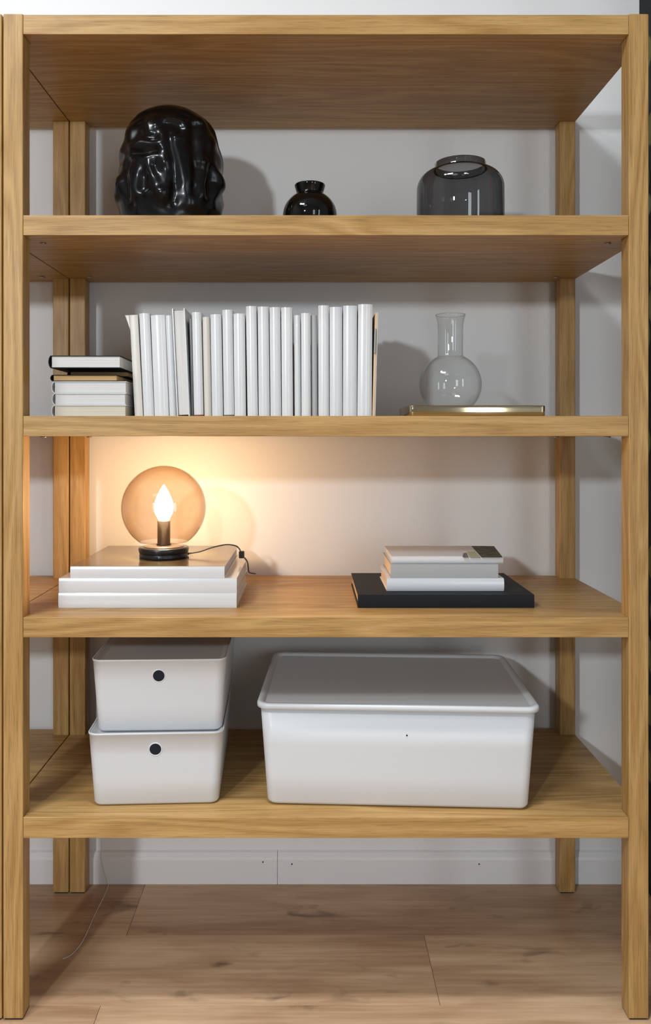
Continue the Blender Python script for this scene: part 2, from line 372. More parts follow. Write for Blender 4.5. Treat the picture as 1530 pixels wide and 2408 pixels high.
# ------------------------------------------------------------------ shelving units
XL, XR, DEP, PT = -0.5776, 0.6368, 0.4530, 0.0376
def fz(y): return CAM_H-(y-1027)*0.0008
SH = [(34.5, 80.5), (506, 553), (978, 1026), (1452, 1499), (1922, 1971)]
def make_unit(dx, label):
    root = thing('shelving_unit', (XL+dx, 0, 0), label, 'shelf', 'oak shelving units side by side')
    for (x0, x1) in ((XL, XL+PT), (XR-PT, XR)):
        for (y0, y1) in ((0, PT), (DEP-PT, DEP)):
            o = obj('post', box(-PT/2, PT/2, -PT/2, PT/2, 0, fz(32)-0.0032, 0.0022, 3), OAK_Z, root)
            o.location = ((x0+x1)/2-XL, (y0+y1)/2, 0.0032)
            fo = obj('foot_pad', box(-PT/2+0.003, PT/2-0.003, -PT/2+0.003, PT/2-0.003, -0.003, 0.0), BLACKRUB, o)
    g = 0.0004; n = PT+g
    W = XR-XL
    pts = [(n, 0), (W-n, 0), (W-n, n), (W, n), (W, DEP-n), (W-n, DEP-n), (W-n, DEP), (n, DEP), (n, DEP-n), (0, DEP-n), (0, n), (n, n)]
    for i, (yt, yb) in enumerate(SH):
        o = obj('shelf', prism([(x-W/2, y-DEP/2) for x, y in pts], 0, fz(yt)-fz(yb), 0.0009, 2), OAK_X, root)
        o.location = (W/2, DEP/2, fz(yb))
        for cx in ((0.0545, W-0.0545) if i in (1, 2, 3) else ()):
            for cy in (0.0626, DEP-0.0626):
                b = lathe([(0, 0.0), (0.0052, 0.0), (0.0062, -0.0008), (0.0062, -0.0022), (0.0045, -0.0026), (0.0030, -0.0016), (0, -0.0016)], 20)
                box(-0.0042, 0.0042, -0.0007, 0.0007, -0.003, -0.0016, bm=b)
                c = obj('cam_fitting', b, METAL, o)
                c.location = (cx-W/2, cy-DEP/2, 0)
    return root
make_unit(0, 'oak shelving unit with five shelves holding the books, vases, lamp and bins')
make_unit(-0.5802-XR, 'neighbouring empty oak shelving unit, only its edge showing left of the filled one')
def stop(i): return fz(SH[i][0])+0.0001       # top surface of a shelf

# ------------------------------------------------------------------ books
UP = Matrix.Identity(3)
def cols(a, b, c): return Matrix((a, b, c)).transposed()
FLAT_SPINE = cols((0, 0, 1), (0, 1, 0), (-1, 0, 0))     # lies flat, spine toward the viewer, length runs to -X
FLAT_HEAD = cols((0, 0, 1), (1, 0, 0), (0, 1, 0))       # lies flat, head toward the viewer, spine at the left
BACK = Matrix.Rotation(PI, 3, 'Z')
def cover_bm(t, d, h, th, rs, sq=0.003):
    """hard cover: U-shaped section (x thickness, y depth from spine), extruded along z"""
    def arc(t0, t1, dep, y0, n=8):
        return [(t0+(t1-t0)*k/n, y0+dep*(1-math.sin(PI*k/n)**0.7)) for k in range(n+1)]
    outer = [(0, d)]+arc(0, t, rs, 0)+[(t, d)]
    inner = [(t-th, d)]+arc(t-th, th, rs, th)+[(th, d)]
    b = bmesh.new()
    pts = outer+inner; n = len(pts); no = len(outer)
    lo = [b.verts.new((x, y, 0)) for x, y in pts]; hi = [b.verts.new((x, y, h)) for x, y in pts]
    for i in range(n): b.faces.new((lo[i], lo[(i+1) % n], hi[(i+1) % n], hi[i]))
    for i in range(no-1):
        j = n-1-i; 
        b.faces.new((lo[i], lo[i+1], lo[j-1], lo[j])); b.faces.new((hi[i+1], hi[i], hi[j], hi[j-1]))
    bmesh.ops.recalc_face_normals(b, faces=b.faces)
    for f in b.faces:
        if abs(f.normal.z) < 0.5: f.smooth = True
    for e in b.edges:
        if len(e.link_faces) == 2 and e.calc_face_angle(0) > 0.7: e.smooth = False
    return b
def make_book(loc, rot, t, d, h, label, group, cover=None, pages=None, th=0.0016, rs=0.004, sq=0.003, cat='book', name='book', dome=0.0):
    """loc = the book's lowest spine corner; t thickness, d depth from spine to fore-edge, h height"""
    root = thing(name, loc, label, cat, group, rot)
    obj('cover', cover_bm(t, d, h, th, rs), cover or COV, root)
    obj('page_block', box(th+0.0002, t-th-0.0002, rs+th+0.001, d-sq, sq, h-sq, 0.0004, 1), pages or PAGES, root)
    return root

# upright row: (bottom left px, bottom right px, top left px, top right px, top y, kind, label bits)
Yb = 0.10; sb = (CAM_D+Yb)/F_PX; zt3 = stop(2)
G_ROW = 'white books standing in a row on the middle shelf'
row = [
 (336.5, 361.5, 326, 350.5, 736, COV, .145, 'glossy white book second from left, beside the paperback with the bent corner'),
 (362.5, 396, 353, 387, 740, COV, .145, 'broad white book, third from left in the upright row'),
 (397, 414, 388, 403.2, 741, COV2, .14, 'narrow white book just left of the book showing its pages and open boards'),
 None,
 (455, 478, 450.5, 471.6, 733.5, COV, .15, 'white book with a dark red edge at its foot'),
 (480, 496.5, 474.6, 492.6, 745, COV3, .14, 'narrow ivory-sided book just right of the red-footed one'),
 (498, 523.6, 493.5, 519.7, 738.5, COV2, .15, 'broad white book between the ivory-sided book and the dark-footed one'),
 (525.5, 550, 521.8, 546, 728, COV2, .15, 'white book with a dark edge at its foot, taller than both neighbours'),
 (551, 577.5, 547.6, 575, 737, COV, .15, 'broad short white book just left of the four tall equal ones'),
 (581.3, 606, 577.4, 602.4, 719.5, COV, .16, 'first from left of the four tall equal white books in mid row'),
 (607.5, 634, 605.2, 631, 720.5, COV2, .16, 'second from left of the four tall equal white books in mid row'),
 (635.3, 661, 633, 658.6, 722, COV2, .16, 'third from left of the four tall equal white books in mid row'),
 (662.3, 688.6, 660.6, 686.5, 722.5, COV, .16, 'fourth of the four tall equal white books, just left of the dark gap'),
 (692.5, 707.4, 691, 706, 741, COV2, .14, 'narrow short white book just right of the dark gap in the row'),
 (708.5, 730.6, 707.3, 729.6, 736, COV, .145, 'white book in the middle of the short trio right of the dark gap'),
 (731.8, 746.7, 730.4, 745, 741, COVG, .14, 'slim greyish book set back, last of the short trio in the row'),
 (748.4, 773.6, 747.8, 773, 718, COV, .16, 'tall white book just right of the slim greyish one'),
 (775, 804.8, 774.6, 804.6, 721.5, COV2, .16, 'broad tall white book, third large one from the right end of the row'),
 (806, 838.8, 806.6, 839.5, 718.5, COV2, .16, 'broad tall white book left of the tallest one at the right end'),
 (840.4, 873.5, 841.5, 876.5, 715, COV, .17, 'tallest white book of the row, next to the thin leaning one at the right end'),
]
def upright(bl, br, tl, tr, ty, cover, dep, label, Y=Yb, **kw):
    s = (CAM_D+Y)/F_PX
    ybase = 1027-(zt3-CAM_H)/s
    cxb = (bl+br)/2; cxt = (tl+tr)/2
    H = (ybase-ty)*s; k = (cxb-cxt)/(976-ty)         # lean per unit of height, + = leans left
    cxb += k*(ybase-976)
    ang = math.atan(k); T = (br-bl+tr-tl)/2*s-0.0003
    h = (H-T*abs(math.sin(ang)))/math.cos(ang)
    X0 = (cxb-729)*s-T/2*math.cos(ang)
    z0 = zt3+(0 if ang >= 0 else T*math.sin(-ang))
    R = Matrix.Rotation(-ang, 3, 'Y')
    return make_book((X0, Y, z0), R, T, dep, h, label, G_ROW, cover=cover, **kw)
for e in row:
    if e is None: continue
    extra = {}
    if e[5] is COVG: extra['Y'] = 0.108
    o = upright(*e, rs=0.0045, **extra)
    for key, m_ in (('dark red', RED), ('dark edge', COVD)):
        if key in e[7]:
            T = o.children[0].dimensions.x
            tb = obj('foot_edge', cover_bm(T+0.0006, 0.10, 0.0045, 0.0012, 0.0045), m_, o); tb.location = (-0.0003, -0.0006, 0.0001)
# book with its fore-edge toward the viewer
def fore_edge_book(bl, br, tl, tr, ty, label):
    s = sb; k = ((bl+br)/2-(tl+tr)/2)/(976-ty); ang = math.atan(k); T = ((br-bl+tr-tl)/2)*s-0.0004
    h = (981-ty)*s*math.cos(ang)-0.0012
    X1 = ((bl+br)/2+k*5-729)*s+T/2
    R = Matrix.Rotation(-ang, 3, 'Y') @ BACK
    return make_book((X1, Yb+0.165, zt3+T*math.sin(ang)+0.0001), R, T, 0.165, h, label, G_ROW, cover=COV2, pages=PAGES, th=0.0024, sq=0.004)
fore_edge_book(415.3, 446, 403.8, 434, 724, 'white hardback turned around so its page edges and two boards face out')
# thin grey book behind it
upright(449.8, 454.6, 444.2, 449.8, 749, COVG, .12, 'thin grey book set back in the gap left of the red-footed book', Y=0.118, rs=0.001, th=0.0009)
# paperback at the left end with its cover corner folded outward
pb = upright(317, 335, 303.5, 324, 740, COV3, .145, 'white paperback at the left end of the row with its upper corner bent outward', rs=0.001, th=0.0007)
T = pb.children[0].dimensions.x; hh = pb.children[0].dimensions.z
b = bmesh.new(); G = []
for i in range(9):
    v = i/8; zz = hh-0.030*(1-v); bulge = 0.0088*v**1.1
    G.append([b.verts.new((-0.0002-bulge*(1-u_/4.0), -0.0006-0.0*u_, zz)) for u_ in range(5)])
for i in range(8):
    for j in range(4): b.faces.new((G[i][j], G[i][j+1], G[i+1][j+1], G[i+1][j]))
ex = bmesh.ops.extrude_face_region(b, geom=list(b.faces))
for v in [g for g in ex['geom'] if isinstance(g, bmesh.types.BMVert)]: v.co.y += 0.03; v.co.x += 0.001
bmesh.ops.recalc_face_normals(b, faces=b.faces)
fd = obj('bent_cover_corner', smooth(b), COV3, pb)
# thin leaning booklet at the right end
s = sb
lb = thing('booklet', (px(874.5, 980, Yb).x+0.0006, Yb+0.004, zt3+0.0002), 'thin peach-paged booklet leaning right against nothing at the right end of the row', 'book', G_ROW,
           Matrix.Rotation(math.atan((884-877)/248), 3, 'Y'))
lb['label'] = 'thin peach-sided booklet leaning outward at the right end of the row, grey tab inside'
obj('page_block', box(0.0, 0.0045, 0, 0.13, 0.001, 0.210, 0.0003, 1), PAGES_PE, lb)
obj('cover', box(0.0047, 0.0062, -0.001, 0.132, 0, 0.212, 0.0003, 1), COV3, lb)
tb = obj('page_tab', prism([(-0.0006, -0.004), (0.0026, -0.004), (0.0026, 0.001), (-0.0006, 0.001)], 0.128, 0.178, 0.0004, 1), plain('grey_tab', (0.33, 0.36, 0.37), 0.5), lb)

# small stack lying at the left of the middle shelf, heads toward the viewer
Ys = 0.075; ss = (CAM_D+Ys)/F_PX
def zpx(y, Y): return CAM_H-(y-1027)*(CAM_D+Y)/F_PX
G_ST = 'small books stacked flat beside the upright row'
z = zt3
def head_book(x0, x1, z0, t, h, label, cover, pages, th=0.0014, rotz=0.0, Y=Ys, rs=0.004, sq=0.002):
    s = (CAM_D+Y)/F_PX
    R = Matrix.Rotation(rotz, 3, 'Z') @ FLAT_HEAD
    return make_book(((x0-729)*s, Y, z0), R, t, (x1-x0)*s, h, label, G_ST, cover=cover, pages=pages, th=th, rs=rs, sq=sq)
head_book(120.5, 296.5, z, 0.0232, 0.185, 'ivory-paged white book at the bottom of the small left stack', COVM, PAGES_IV)
z += 0.0234
head_book(121.5, 296, z, 0.0232, 0.185, 'white book second from the bottom of the small left stack', COVM, PAGES)
z += 0.0234
head_book(120.5, 297.5, z, 0.0232, 0.185, 'white-paged book directly under the thin tan-paged one in the left stack', COVM, PAGES)
z += 0.0234
head_book(118, 276, z, 0.0128, 0.15, 'thin black-bound book with tan pages in the middle of the left stack', COVB, PAGES_CR, th=0.0012)
z += 0.0130
head_book(158, 300, z, 0.0118, 0.13, 'thin black-bound book pushed back, second from the top of the left stack', COVB, PAGES_CR, th=0.0014, Y=0.135)
z += 0.0120
# top book is tilted a little on the one beneath
head_book(113.5, 283, z, 0.0245, 0.19, 'black-bound white-paged book on top of the small left stack', COVB, PAGES, th=0.0013, rotz=0.01, Y=0.062)

# ------------------------------------------------------------------ big books under the lamp
zt4 = stop(3)
def flat_book(x0, x1, Y, z0, t, d, label, group, cover, pages=None, th=0.002, rs=0.002, rotz=0.0, **kw):
    s = (CAM_D+Y)/F_PX
    return make_book(((x1-729)*s, Y, z0), Matrix.Rotation(rotz, 3, 'Z') @ FLAT_SPINE, t, d, (x1-x0)*s, label, group, cover=cover, pages=pages, th=th, rs=rs, **kw)
G_L = 'large white books stacked under the globe lamp'
z = zt4
flat_book(137, 556, 0.082, z, 0.0293, 0.262, 'large white book at the bottom of the stack under the lamp', G_L, COV, PAGES)
z += 0.0295
flat_book(138, 556.5, 0.083, z, 0.0290, 0.262, 'large white book in the middle of the stack under the lamp', G_L, COV, PAGES)
z += 0.0292
b3 = flat_book(165, 527.5, 0.086, z, 0.0232, 0.30, 'large book with brown glossy picture cover on top, carrying the globe lamp', G_L, COV, PAGES)
zlamp = z+0.0232
def picture(name, sx, sy, th, m, parent, mw):
    o = obj(name, box(0, sx, 0, sy, 0, th), m); o.parent = parent
    o.matrix_parent_inverse = Matrix.Identity(4); o.matrix_local = parent.matrix_world.inverted() @ mw
    return o
def brown_cover():
    m, nt, p = mat('brown_picture_cover'); L = nt.links.new
    tc = N(nt, 'ShaderNodeTexCoord'); nz = N(nt, 'ShaderNodeTexNoise'); nz.inputs['Scale'].default_value = 9; nz.inputs['Detail'].default_value = 6
    L(tc.outputs['Object'], nz.inputs['Vector'])
    rp = N(nt, 'ShaderNodeValToRGB'); e = rp.color_ramp.elements
    e[0].position = 0.35; e[0].color = (0.035, 0.022, 0.012, 1); e[1].position = 0.7; e[1].color = (0.15, 0.15, 0.045, 1)
    k = e.new(0.5); k.color = (0.085, 0.055, 0.03, 1)
    L(nz.outputs[0], rp.inputs[0]); L(rp.outputs[0], p.inputs['Base Color'])
    p.inputs['Roughness'].default_value = 0.16; p.inputs['Coat Weight'].default_value = 0.15; p.inputs['Coat Roughness'].default_value = 0.12
    return m
xb0 = (165-729)*(1.586)/F_PX; xb1 = (527.5-729)*(1.586)/F_PX
BC = brown_cover()
picture('cover_picture', xb1-xb0-0.001, 0.2975, 0.0003, BC, b3, Matrix.Translation((xb0+0.0005, 0.0878, zlamp)))
b3.children[-1]['label'] = 'brown glossy picture on the upper board'
zlamp += 0.0004

# ------------------------------------------------------------------ globe lamp
LX, LY = -0.3137, 0.21
lamp = thing('globe_lamp', (LX, LY, zlamp), 'lit table lamp with amber glass globe on a black ring, on the left book stack', 'lamp')
BB = plain('lamp_black', (0.012, 0.012, 0.013), 0.3)
base = lathe([(0, 0), (0.0505, 0), (0.0515, 0.002), (0.0515, 0.0075), (0.0500, 0.009), (0.0520, 0.0105), (0.0535, 0.018), (0.0525, 0.0215), (0.046, 0.0225), (0, 0.0215)], 72)
obj('base_ring', base, BB, lamp)
for a in (-1.75, 0.4, 2.4):
    q = obj('base_clip', box(-0.006, 0.006, -0.0015, 0.0015, 0.0015, 0.0075, 0.0005, 1), BB, lamp)
    q.location = (0.0520*math.cos(a), 0.0520*math.sin(a), 0); q.rotation_euler = (0, 0, a+PI/2)
PLM = plain('lamp_plate_metal', (0.16, 0.12, 0.09), 0.35, 0.3)
obj('reflector_plate', lathe([(0, 0.0255), (0.034, 0.0255), (0.0425, 0.0235), (0.0425, 0.0225), (0, 0.0225)], 64), PLM, lamp)
SK = plain('socket_black', (0.03, 0.02, 0.014), 0.3)
obj('socket', lathe([(0, 0.0255), (0.0155, 0.0255), (0.0155, 0.028), (0.0137, 0.029), (0.0137, 0.077), (0.0115, 0.0785), (0, 0.0785)], 40), SK, lamp)
RG = 0.0895; zc = 0.0895+0.0165
prof = []
a0 = math.acos(-(zc-0.0222)/RG) if (zc-0.0222) < RG else PI*0.95
a0 = PI-math.asin(0.0515/RG)
for i in range(49):
    a = a0*(1-i/48); prof.append((max(RG*math.sin(a), 0.0) if i < 48 else 0.0, zc+RG*math.cos(a)))
AMB = thin_glass('amber_glass', (0.86, 0.76, 0.66), (0.55, 0.40, 0.29), 0.9)
obj('glass_globe', lathe(prof, 96), AMB, lamp)
bulb_p = [(0.0105, 0.0785), (0.0125, 0.082), (0.0185, 0.094), (0.0205, 0.106), (0.0190, 0.117), (0.0145, 0.130), (0.0085, 0.142), (0.0035, 0.151), (0.0, 0.155)]
BULB = emit('bulb_glow', (1.0, 0.76, 0.48), 180.0)
bl_ = obj('bulb', lathe(bulb_p, 32), BULB, lamp); bl_['label'] = 'glowing candle-shaped bulb'
cp = spline([px(441, 1302, 0.215), px(470, 1297, 0.222), px(500, 1287, 0.24), px(530, 1281, 0.26), px(552, 1283, 0.275), px(562, 1290, 0.28), px(566, 1300, 0.28)], 8)
CORD = plain('grey_fabric_cord', (0.10, 0.10, 0.10), 0.6, bump=0.6, bscale=1200)
inv = lamp.matrix_world.inverted()
cd = obj('cord', tube([inv @ p for p in cp], 0.0016), CORD, lamp)
q = px(568, 1304, 0.28)
sw = obj('cord_switch', box(-0.006, 0.006, -0.006, 0.006, -0.008, 0.008, 0.002, 2), BB, lamp); sw.location = inv @ q
cp = spline([px(575, 1312, 0.283), px(581.5, 1322, 0.30), px(583.5, 1335, 0.335), px(586, 1346, 0.37), px(600, 1349, 0.40)], 8)
for p in cp: p.z = max(p.z, zt4+0.002)
cd2 = obj('cord', tube([inv @ p for p in cp], 0.0016), CORD, lamp)

# ------------------------------------------------------------------ right stack on the lamp shelf
G_R = 'books stacked at the right of the lamp shelf'
bk = flat_book(841, 1256, 0.082, zt4, 0.0262, 0.253, 'big black cloth-bound book lying under three white books', G_R, COVB, PAGES_CR, th=0.0022, rs=0.0012)
z = zt4+0.0264
flat_book(909, 1185, 0.117, z, 0.0258, 0.165, 'white book lying directly on the big black one', G_R, COV2, PAGES_PE, th=0.0013, rs=0.0035)
z += 0.0260
flat_book(918, 1171, 0.121, z, 0.0278, 0.170, 'pale grey-white book second from the top of the right stack', G_R, COVG, PAGES_PE, th=0.0008, rs=0.0008)
z += 0.0280
tbk = flat_book(921, 1183, 0.127, z, 0.0150, 0.160, 'white book with a small dark landscape picture, on top of the right stack', G_R, COVM, PAGES, th=0.0010, rs=0.004)
def landscape():
    m, nt, p = mat('landscape_print'); L = nt.links.new
    tc = N(nt, 'ShaderNodeTexCoord'); nz = N(nt, 'ShaderNodeTexNoise'); nz.inputs['Scale'].default_value = 55; nz.inputs['Detail'].default_value = 6
    L(tc.outputs['Object'], nz.inputs['Vector'])
    rp = N(nt, 'ShaderNodeValToRGB'); e = rp.color_ramp.elements
    e[0].position = 0.35; e[0].color = (0.010, 0.010, 0.004, 1); e[1].position = 0.75; e[1].color = (0.17, 0.10, 0.03, 1); k = e.new(0.55); k.color = (0.05, 0.05, 0.012, 1)
    L(nz.outputs[0], rp.inputs[0]); L(rp.outputs[0], p.inputs['Base Color']); p.inputs['Roughness'].default_value = 0.5; p.inputs['Specular IOR Level'].default_value = 0.12
    return m
LS = landscape(); zc_ = z+0.0151
def flatpoly(name, pts, m, parent, zz, th=0.0003):
    b = prism([(x, y) for x, y in pts], 0, th)
    o = obj(name, b, m); o.parent = parent; o.matrix_local = parent.matrix_world.inverted() @ Matrix.Translation((0, 0, zz)); return o
def on_top(x, y, zz):          # pixel of the photo -> point on the horizontal plane at height zz
    dep = (CAM_H-zz)*F_PX/(y-1027); return ((x-729)*dep/F_PX, dep-CAM_D)
o = flatpoly('cover_picture', [on_top(1131, 1310, zc_), on_top(1181, 1310, zc_), on_top(1161, 1284.5, zc_), on_top(1108, 1284, zc_)], LS, tbk, zc_)
o['label'] = 'dark green and brown landscape picture'
o = flatpoly('cover_picture', [on_top(1103, 1310, zc_), on_top(1129, 1310, zc_), on_top(1116, 1297, zc_), on_top(1098, 1297, zc_)], plain('pale_green_print', (0.42, 0.42, 0.24), 0.5), tbk, zc_)
o['label'] = 'pale green patch of the picture'
o = flatpoly('cover_picture', [on_top(1087, 1310, zc_), on_top(1101, 1310, zc_), on_top(1097, 1300, zc_), on_top(1089, 1301, zc_)], plain('grey_print', (0.12, 0.12, 0.13), 0.5), tbk, zc_)
o['label'] = 'grey patch of the picture'

# ------------------------------------------------------------------ flask and tray
SLAB = plain('tray_top', (0.42, 0.42, 0.42), 0.15)
tx0, tx1 = (963-729)*1.55/F_PX, (1283-729)*1.55/F_PX
ty0, ty1 = 0.05, 0.236
tray = thing('tray', ((tx0+tx1)/2, (ty0+ty1)/2, zt3), 'flat rectangular tray with polished brass rim under the clear flask', 'tray')
hx, hy = (tx1-tx0)/2, (ty1-ty0)/2
obj('rim', loft([(0.0005, hx-0.003, hy-0.003, 0.006), (0.0015, hx-0.0004, hy-0.0004, 0.008), (0.0022, hx-0.0001, hy-0.0001, 0.008), (0.0024, hx, hy, 0.008), (0.0204, hx, hy, 0.008), (0.0207, hx-0.0001, hy-0.0001, 0.008), (0.0216, hx-0.0006, hy-0.0006, 0.008), (0.0216, hx-0.0022, hy-0.0022, 0.007), (0.0190, hx-0.0024, hy-0.0024, 0.007)], 6, True, False), BRASS, tray)
obj('tray_surface', loft([(0.0150, hx-0.0026, hy-0.0026, 0.006), (0.0192, hx-0.0026, hy-0.0026, 0.006)], 6), SLAB, tray)
FY = 0.135; fs = (CAM_D+FY)/F_PX; zf = zt3+0.0193
CLEAR = thin_glass('clear_glass', (0.93, 0.94, 0.94), (0.45, 0.46, 0.47), 1.0, blend=0.22)
fl_ = thing('flask', ((1058.5-729)*fs, FY, zf), 'clear round-bellied glass flask with flared neck standing on the tray', 'flask')
def fr_(wpx): return wpx*fs
zb = zpx(904, FY)-zf; R = fr_(72.5); zr = zpx(741, FY)-zf; zn = zpx(853, FY)-zf
prof = [(0, 0.0), (0.036, 0.0)]
am = math.asin(min(1, zb/R*0.995)) if zb < R else PI/2*0.9
a_s = -math.asin(min(0.98, zb/R)); rn = fr_(30.5); a_e = math.acos(rn/R)
for i in range(33):
    a = a_s+(a_e-a_s)*i/32; prof.append((max(R*math.cos(a), 0.02), zb+R*math.sin(a)))
zj = prof[-1][1]
prof += [(rn-0.0008, zj+0.004), (rn-0.0012, zj+0.012), (rn-0.001, zr-0.026), (rn, zr-0.014), (rn+0.003, zr-0.004), (fr_(34.8), zr)]
wallt = [(r_-0.0016, z_) for r_, z_ in prof[::-1] if r_ > 0.003]
prof2 = prof+[(fr_(34.8)-0.001, zr+0.0006)]
obj('glass_body', lathe(prof2, 96), CLEAR, fl_)
obj('rim', lathe([(fr_(34.8)+0.0008*math.cos(a), zr+0.0008*math.sin(a)) for a in [2*PI*k/8 for k in range(8)]], 72, closed=True), CLEAR, fl_)

# ------------------------------------------------------------------ top shelf: jar, small vase, head sculpture
zt2 = stop(1)
JY = 0.155; js = (CAM_D+JY)/F_PX
jar = thing('glass_jar', ((1081.5-729)*js, JY, zt2), 'smoky grey glass jar with wide short neck at the right of the upper shelf', 'jar')
JR = 101.5*js; zrim = 0.1500; zsh = zrim-0.0145
SMOKE = thin_glass('smoke_glass', (0.37, 0.37, 0.38), (0.09, 0.09, 0.09), 0.9, blend=0.3)
SMOKE_D = thin_glass('smoke_glass_thick', (0.10, 0.10, 0.10), (0.01, 0.01, 0.01), 0.5)
prof = [(0, 0.001), (JR-0.012, 0.001), (JR-0.004, 0.004), (JR, 0.012), (JR, zsh-0.040)]
for i in range(1, 13):
    a = PI/2*i/12; prof.append((JR-0.0345*(1-math.cos(a))*1.0, zsh-0.040+0.038*math.sin(a)))
prof += [(0.0535, zsh+0.0005)]
obj('glass_body', lathe(prof, 96), SMOKE, jar)
obj('neck', lathe([(0.0530, zsh-0.001), (0.0525, zrim), (0.0512, zrim+0.0004), (0.0505, zrim-0.001), (0.0510, zsh)], 96), SMOKE, jar)
obj('neck_seam', lathe([(0.0528+0.0016*math.cos(a), zsh+0.0013*math.sin(a)) for a in [2*PI*k/10 for k in range(10)]], 96, closed=True), SMOKE_D, jar)

VY = 0.15; vs_ = (CAM_D+VY)/F_PX
vase = thing('small_vase', ((728.5-729)*vs_, VY, zt2), 'small round black glossy vase with collar rim in the middle of the upper shelf', 'vase')
VR = 63.5*vs_
prof = [(0, 0), (0.030, 0), (0.034, 0.003)]
zvc = 0.040
for i in range(25):
    a = -0.75+(1.02+0.75)*i/24; prof.append((VR*math.cos(a), zvc+0.0515*math.sin(a)))
prof = [p for p in prof]
zt_ = prof[-1][1]
rk = prof[-1][0]
prof += [(0.0265, zt_+0.002), (0.0275, zt_+0.004), (0.0310, zt_+0.0155), (0.0318, zt_+0.0185), (0.0312, zt_+0.0198), (0.0300, zt_+0.0190), (0.0265, zt_+0.006), (0.0250, zt_-0.002), (0.034, zt_-0.012), (0.040, 0.05), (0.030, 0.006), (0, 0.005)]
obj('body', lathe(prof, 96), BLACKGLASS, vase)
b = lathe([(0, 0.0006), (0.0060, 0.0006), (0.0068, 0.0), (0.0068, -0.001), (0, -0.001)], 24)
lg = obj('label_sticker', b, plain('sticker_silver', (0.5, 0.5, 0.5), 0.3, 0.3), vase)
q = px(725, 455, 0.0); lg.location = (-0.0030, -0.0335, zt_-0.0045); lg.rotation_euler = (math.radians(38), 0, 0); lg.scale = (1.25, 1.0, 1)
b = bmesh.new(); box(-0.0014, 0.0012, -0.003, 0.003, 0.0004, 0.0010, bm=b)
mk = obj('sticker_mark', b, HOLE_SHADE_MARK, lg); mk.rotation_euler = (0, 0, 0.6)

# head-shaped vase with thick wavy locks
HY = 0.19; HD = CAM_D+HY; hs = HD/F_PX; hcx = 401.0
head = thing('head_vase', ((hcx-729)*hs, HY, zt2), 'large black ceramic vase shaped as a head with heavy wavy locks', 'vase')
zb_ = 1027-(zt2-CAM_H)/hs
prof_px = [(zb_, 106), (530, 114), (505, 118), (480, 121), (455, 121), (430, 120), (405, 119), (380, 116.5), (355, 112), (330, 106), (310, 99), (295, 90), (282, 79), (272, 66), (264, 52), (258, 36), (254.5, 18), (253.5, 0)]
def rad(t):
    f = t*(len(prof_px)-1); i = min(int(f), len(prof_px)-2); u = f-i
    a, b_ = prof_px[i], prof_px[i+1]; return a[0]+(b_[0]-a[0])*u, a[1]+(b_[1]-a[1])*u
ZM = lambda x, y: (260+x/5.464, 240+y/5.464)
# strokes modelled on the front: (points, half width px, relief px)
STR = [
 ([(640,400),(760,560),(800,760),(820,950),(830,1150),(780,1400)], 13, 6.0),
 ([(870,620),(930,760),(1010,950),(1050,1150),(1090,1420)], 20, 7.0),
 ([(835,600),(850,760),(890,930),(910,1100),(890,1420)], 7.5, -8.0),
 ([(690,480),(760,400),(880,375),(980,410),(1040,500),(1000,600),(900,640)], 6, 5.0),
 ([(760,500),(860,500),(960,510)], 13, -7.5),
 ([(390,730),(500,680),(620,690),(700,730)], 11, 7.0),
 ([(400,800),(520,830),(680,800)], 6.5, -6.5),
 ([(400,860),(520,890),(660,860)], 7, 5.0),
 ([(470,950),(450,1080),(420,1230),(450,1320),(560,1320)], 8, 5.0),
 ([(520,1120),(520,1260)], 12, -7.5),
 ([(590,950),(650,1100),(700,1260),(760,1380)], 11, 6.5),
 ([(660,1000),(690,1080)], 6, -4.5),
 ([(330,480),(345,600)], 15, 6.0),
 ([(420,430),(400,620)], 8, -5.0),
 ([(560,430),(600,560)], 10, 5.5),
 ([(480,400),(520,600),(640,640)], 8, -5.5),
 ([(180,900),(230,1100),(150,1250)], 12, 5.0),
 ([(290,880),(250,1050),(300,1300),(350,1440)], 8, -6.5),
 ([(360,1000),(370,1200),(330,1400)], 6, 4.0),
 ([(1150,340),(1240,560),(1180,760),(1190,880)], 11, 6.0),
 ([(1120,450),(1130,700),(1150,950),(1140,1300)], 8, -7.0),
 ([(1250,930),(1260,1030),(1200,1180),(1230,1300)], 11, 6.5),
 ([(1290,560),(1310,800),(1370,980),(1400,1100),(1350,1300),(1340,1440)], 8, 5.5),
 ([(1300,950),(1320,1100),(1290,1300)], 8, -6.0),
 ([(1350,620),(1430,900),(1460,1130)], 9, 5.0),
 ([(300,300),(500,210),(760,170),(1000,230),(1200,360)], 8, 3.0),
 ([(360,330),(560,280),(700,300),(900,290),(1060,330)], 6, -3.0),
 ([(620,1330),(760,1300),(860,1330)], 12, 4.0),
 ([(940,1200),(960,1320)], 10, -4.0),
 ([(740,900),(770,960)], 10, 4.0),
 ([(120,640),(110,760)], 16, 4.5), ([(170,820),(180,960)], 10, -6), ([(110,1180),(120,1260)], 15, 4.0), ([(160,1080),(200,1130)], 11, 5.0),
]
SEG = []
for pts_, wd, am_ in STR:
    P_ = [Vector(ZM(*p)) for p in pts_]
    SEG.append((P_, wd, am_, min(p.x for p in P_)-3*wd, max(p.x for p in P_)+3*wd, min(p.y for p in P_)-3*wd, max(p.y for p in P_)+3*wd))
def relief(X, Y_):
    v = 0.0; p = Vector((X, Y_))
    for P_, wd, am_, x0, x1, y0, y1 in SEG:
        if not (x0 < X < x1 and y0 < Y_ < y1): continue
        dm = 1e9
        for a, c in zip(P_, P_[1:]):
            ac = c-a; t = max(0, min(1, (p-a).dot(ac)/max(ac.length_squared, 1e-6)))
            dm = min(dm, (p-a-ac*t).length_squared)
        v += am_*math.exp(-dm/(wd*wd*1.25))
    return v
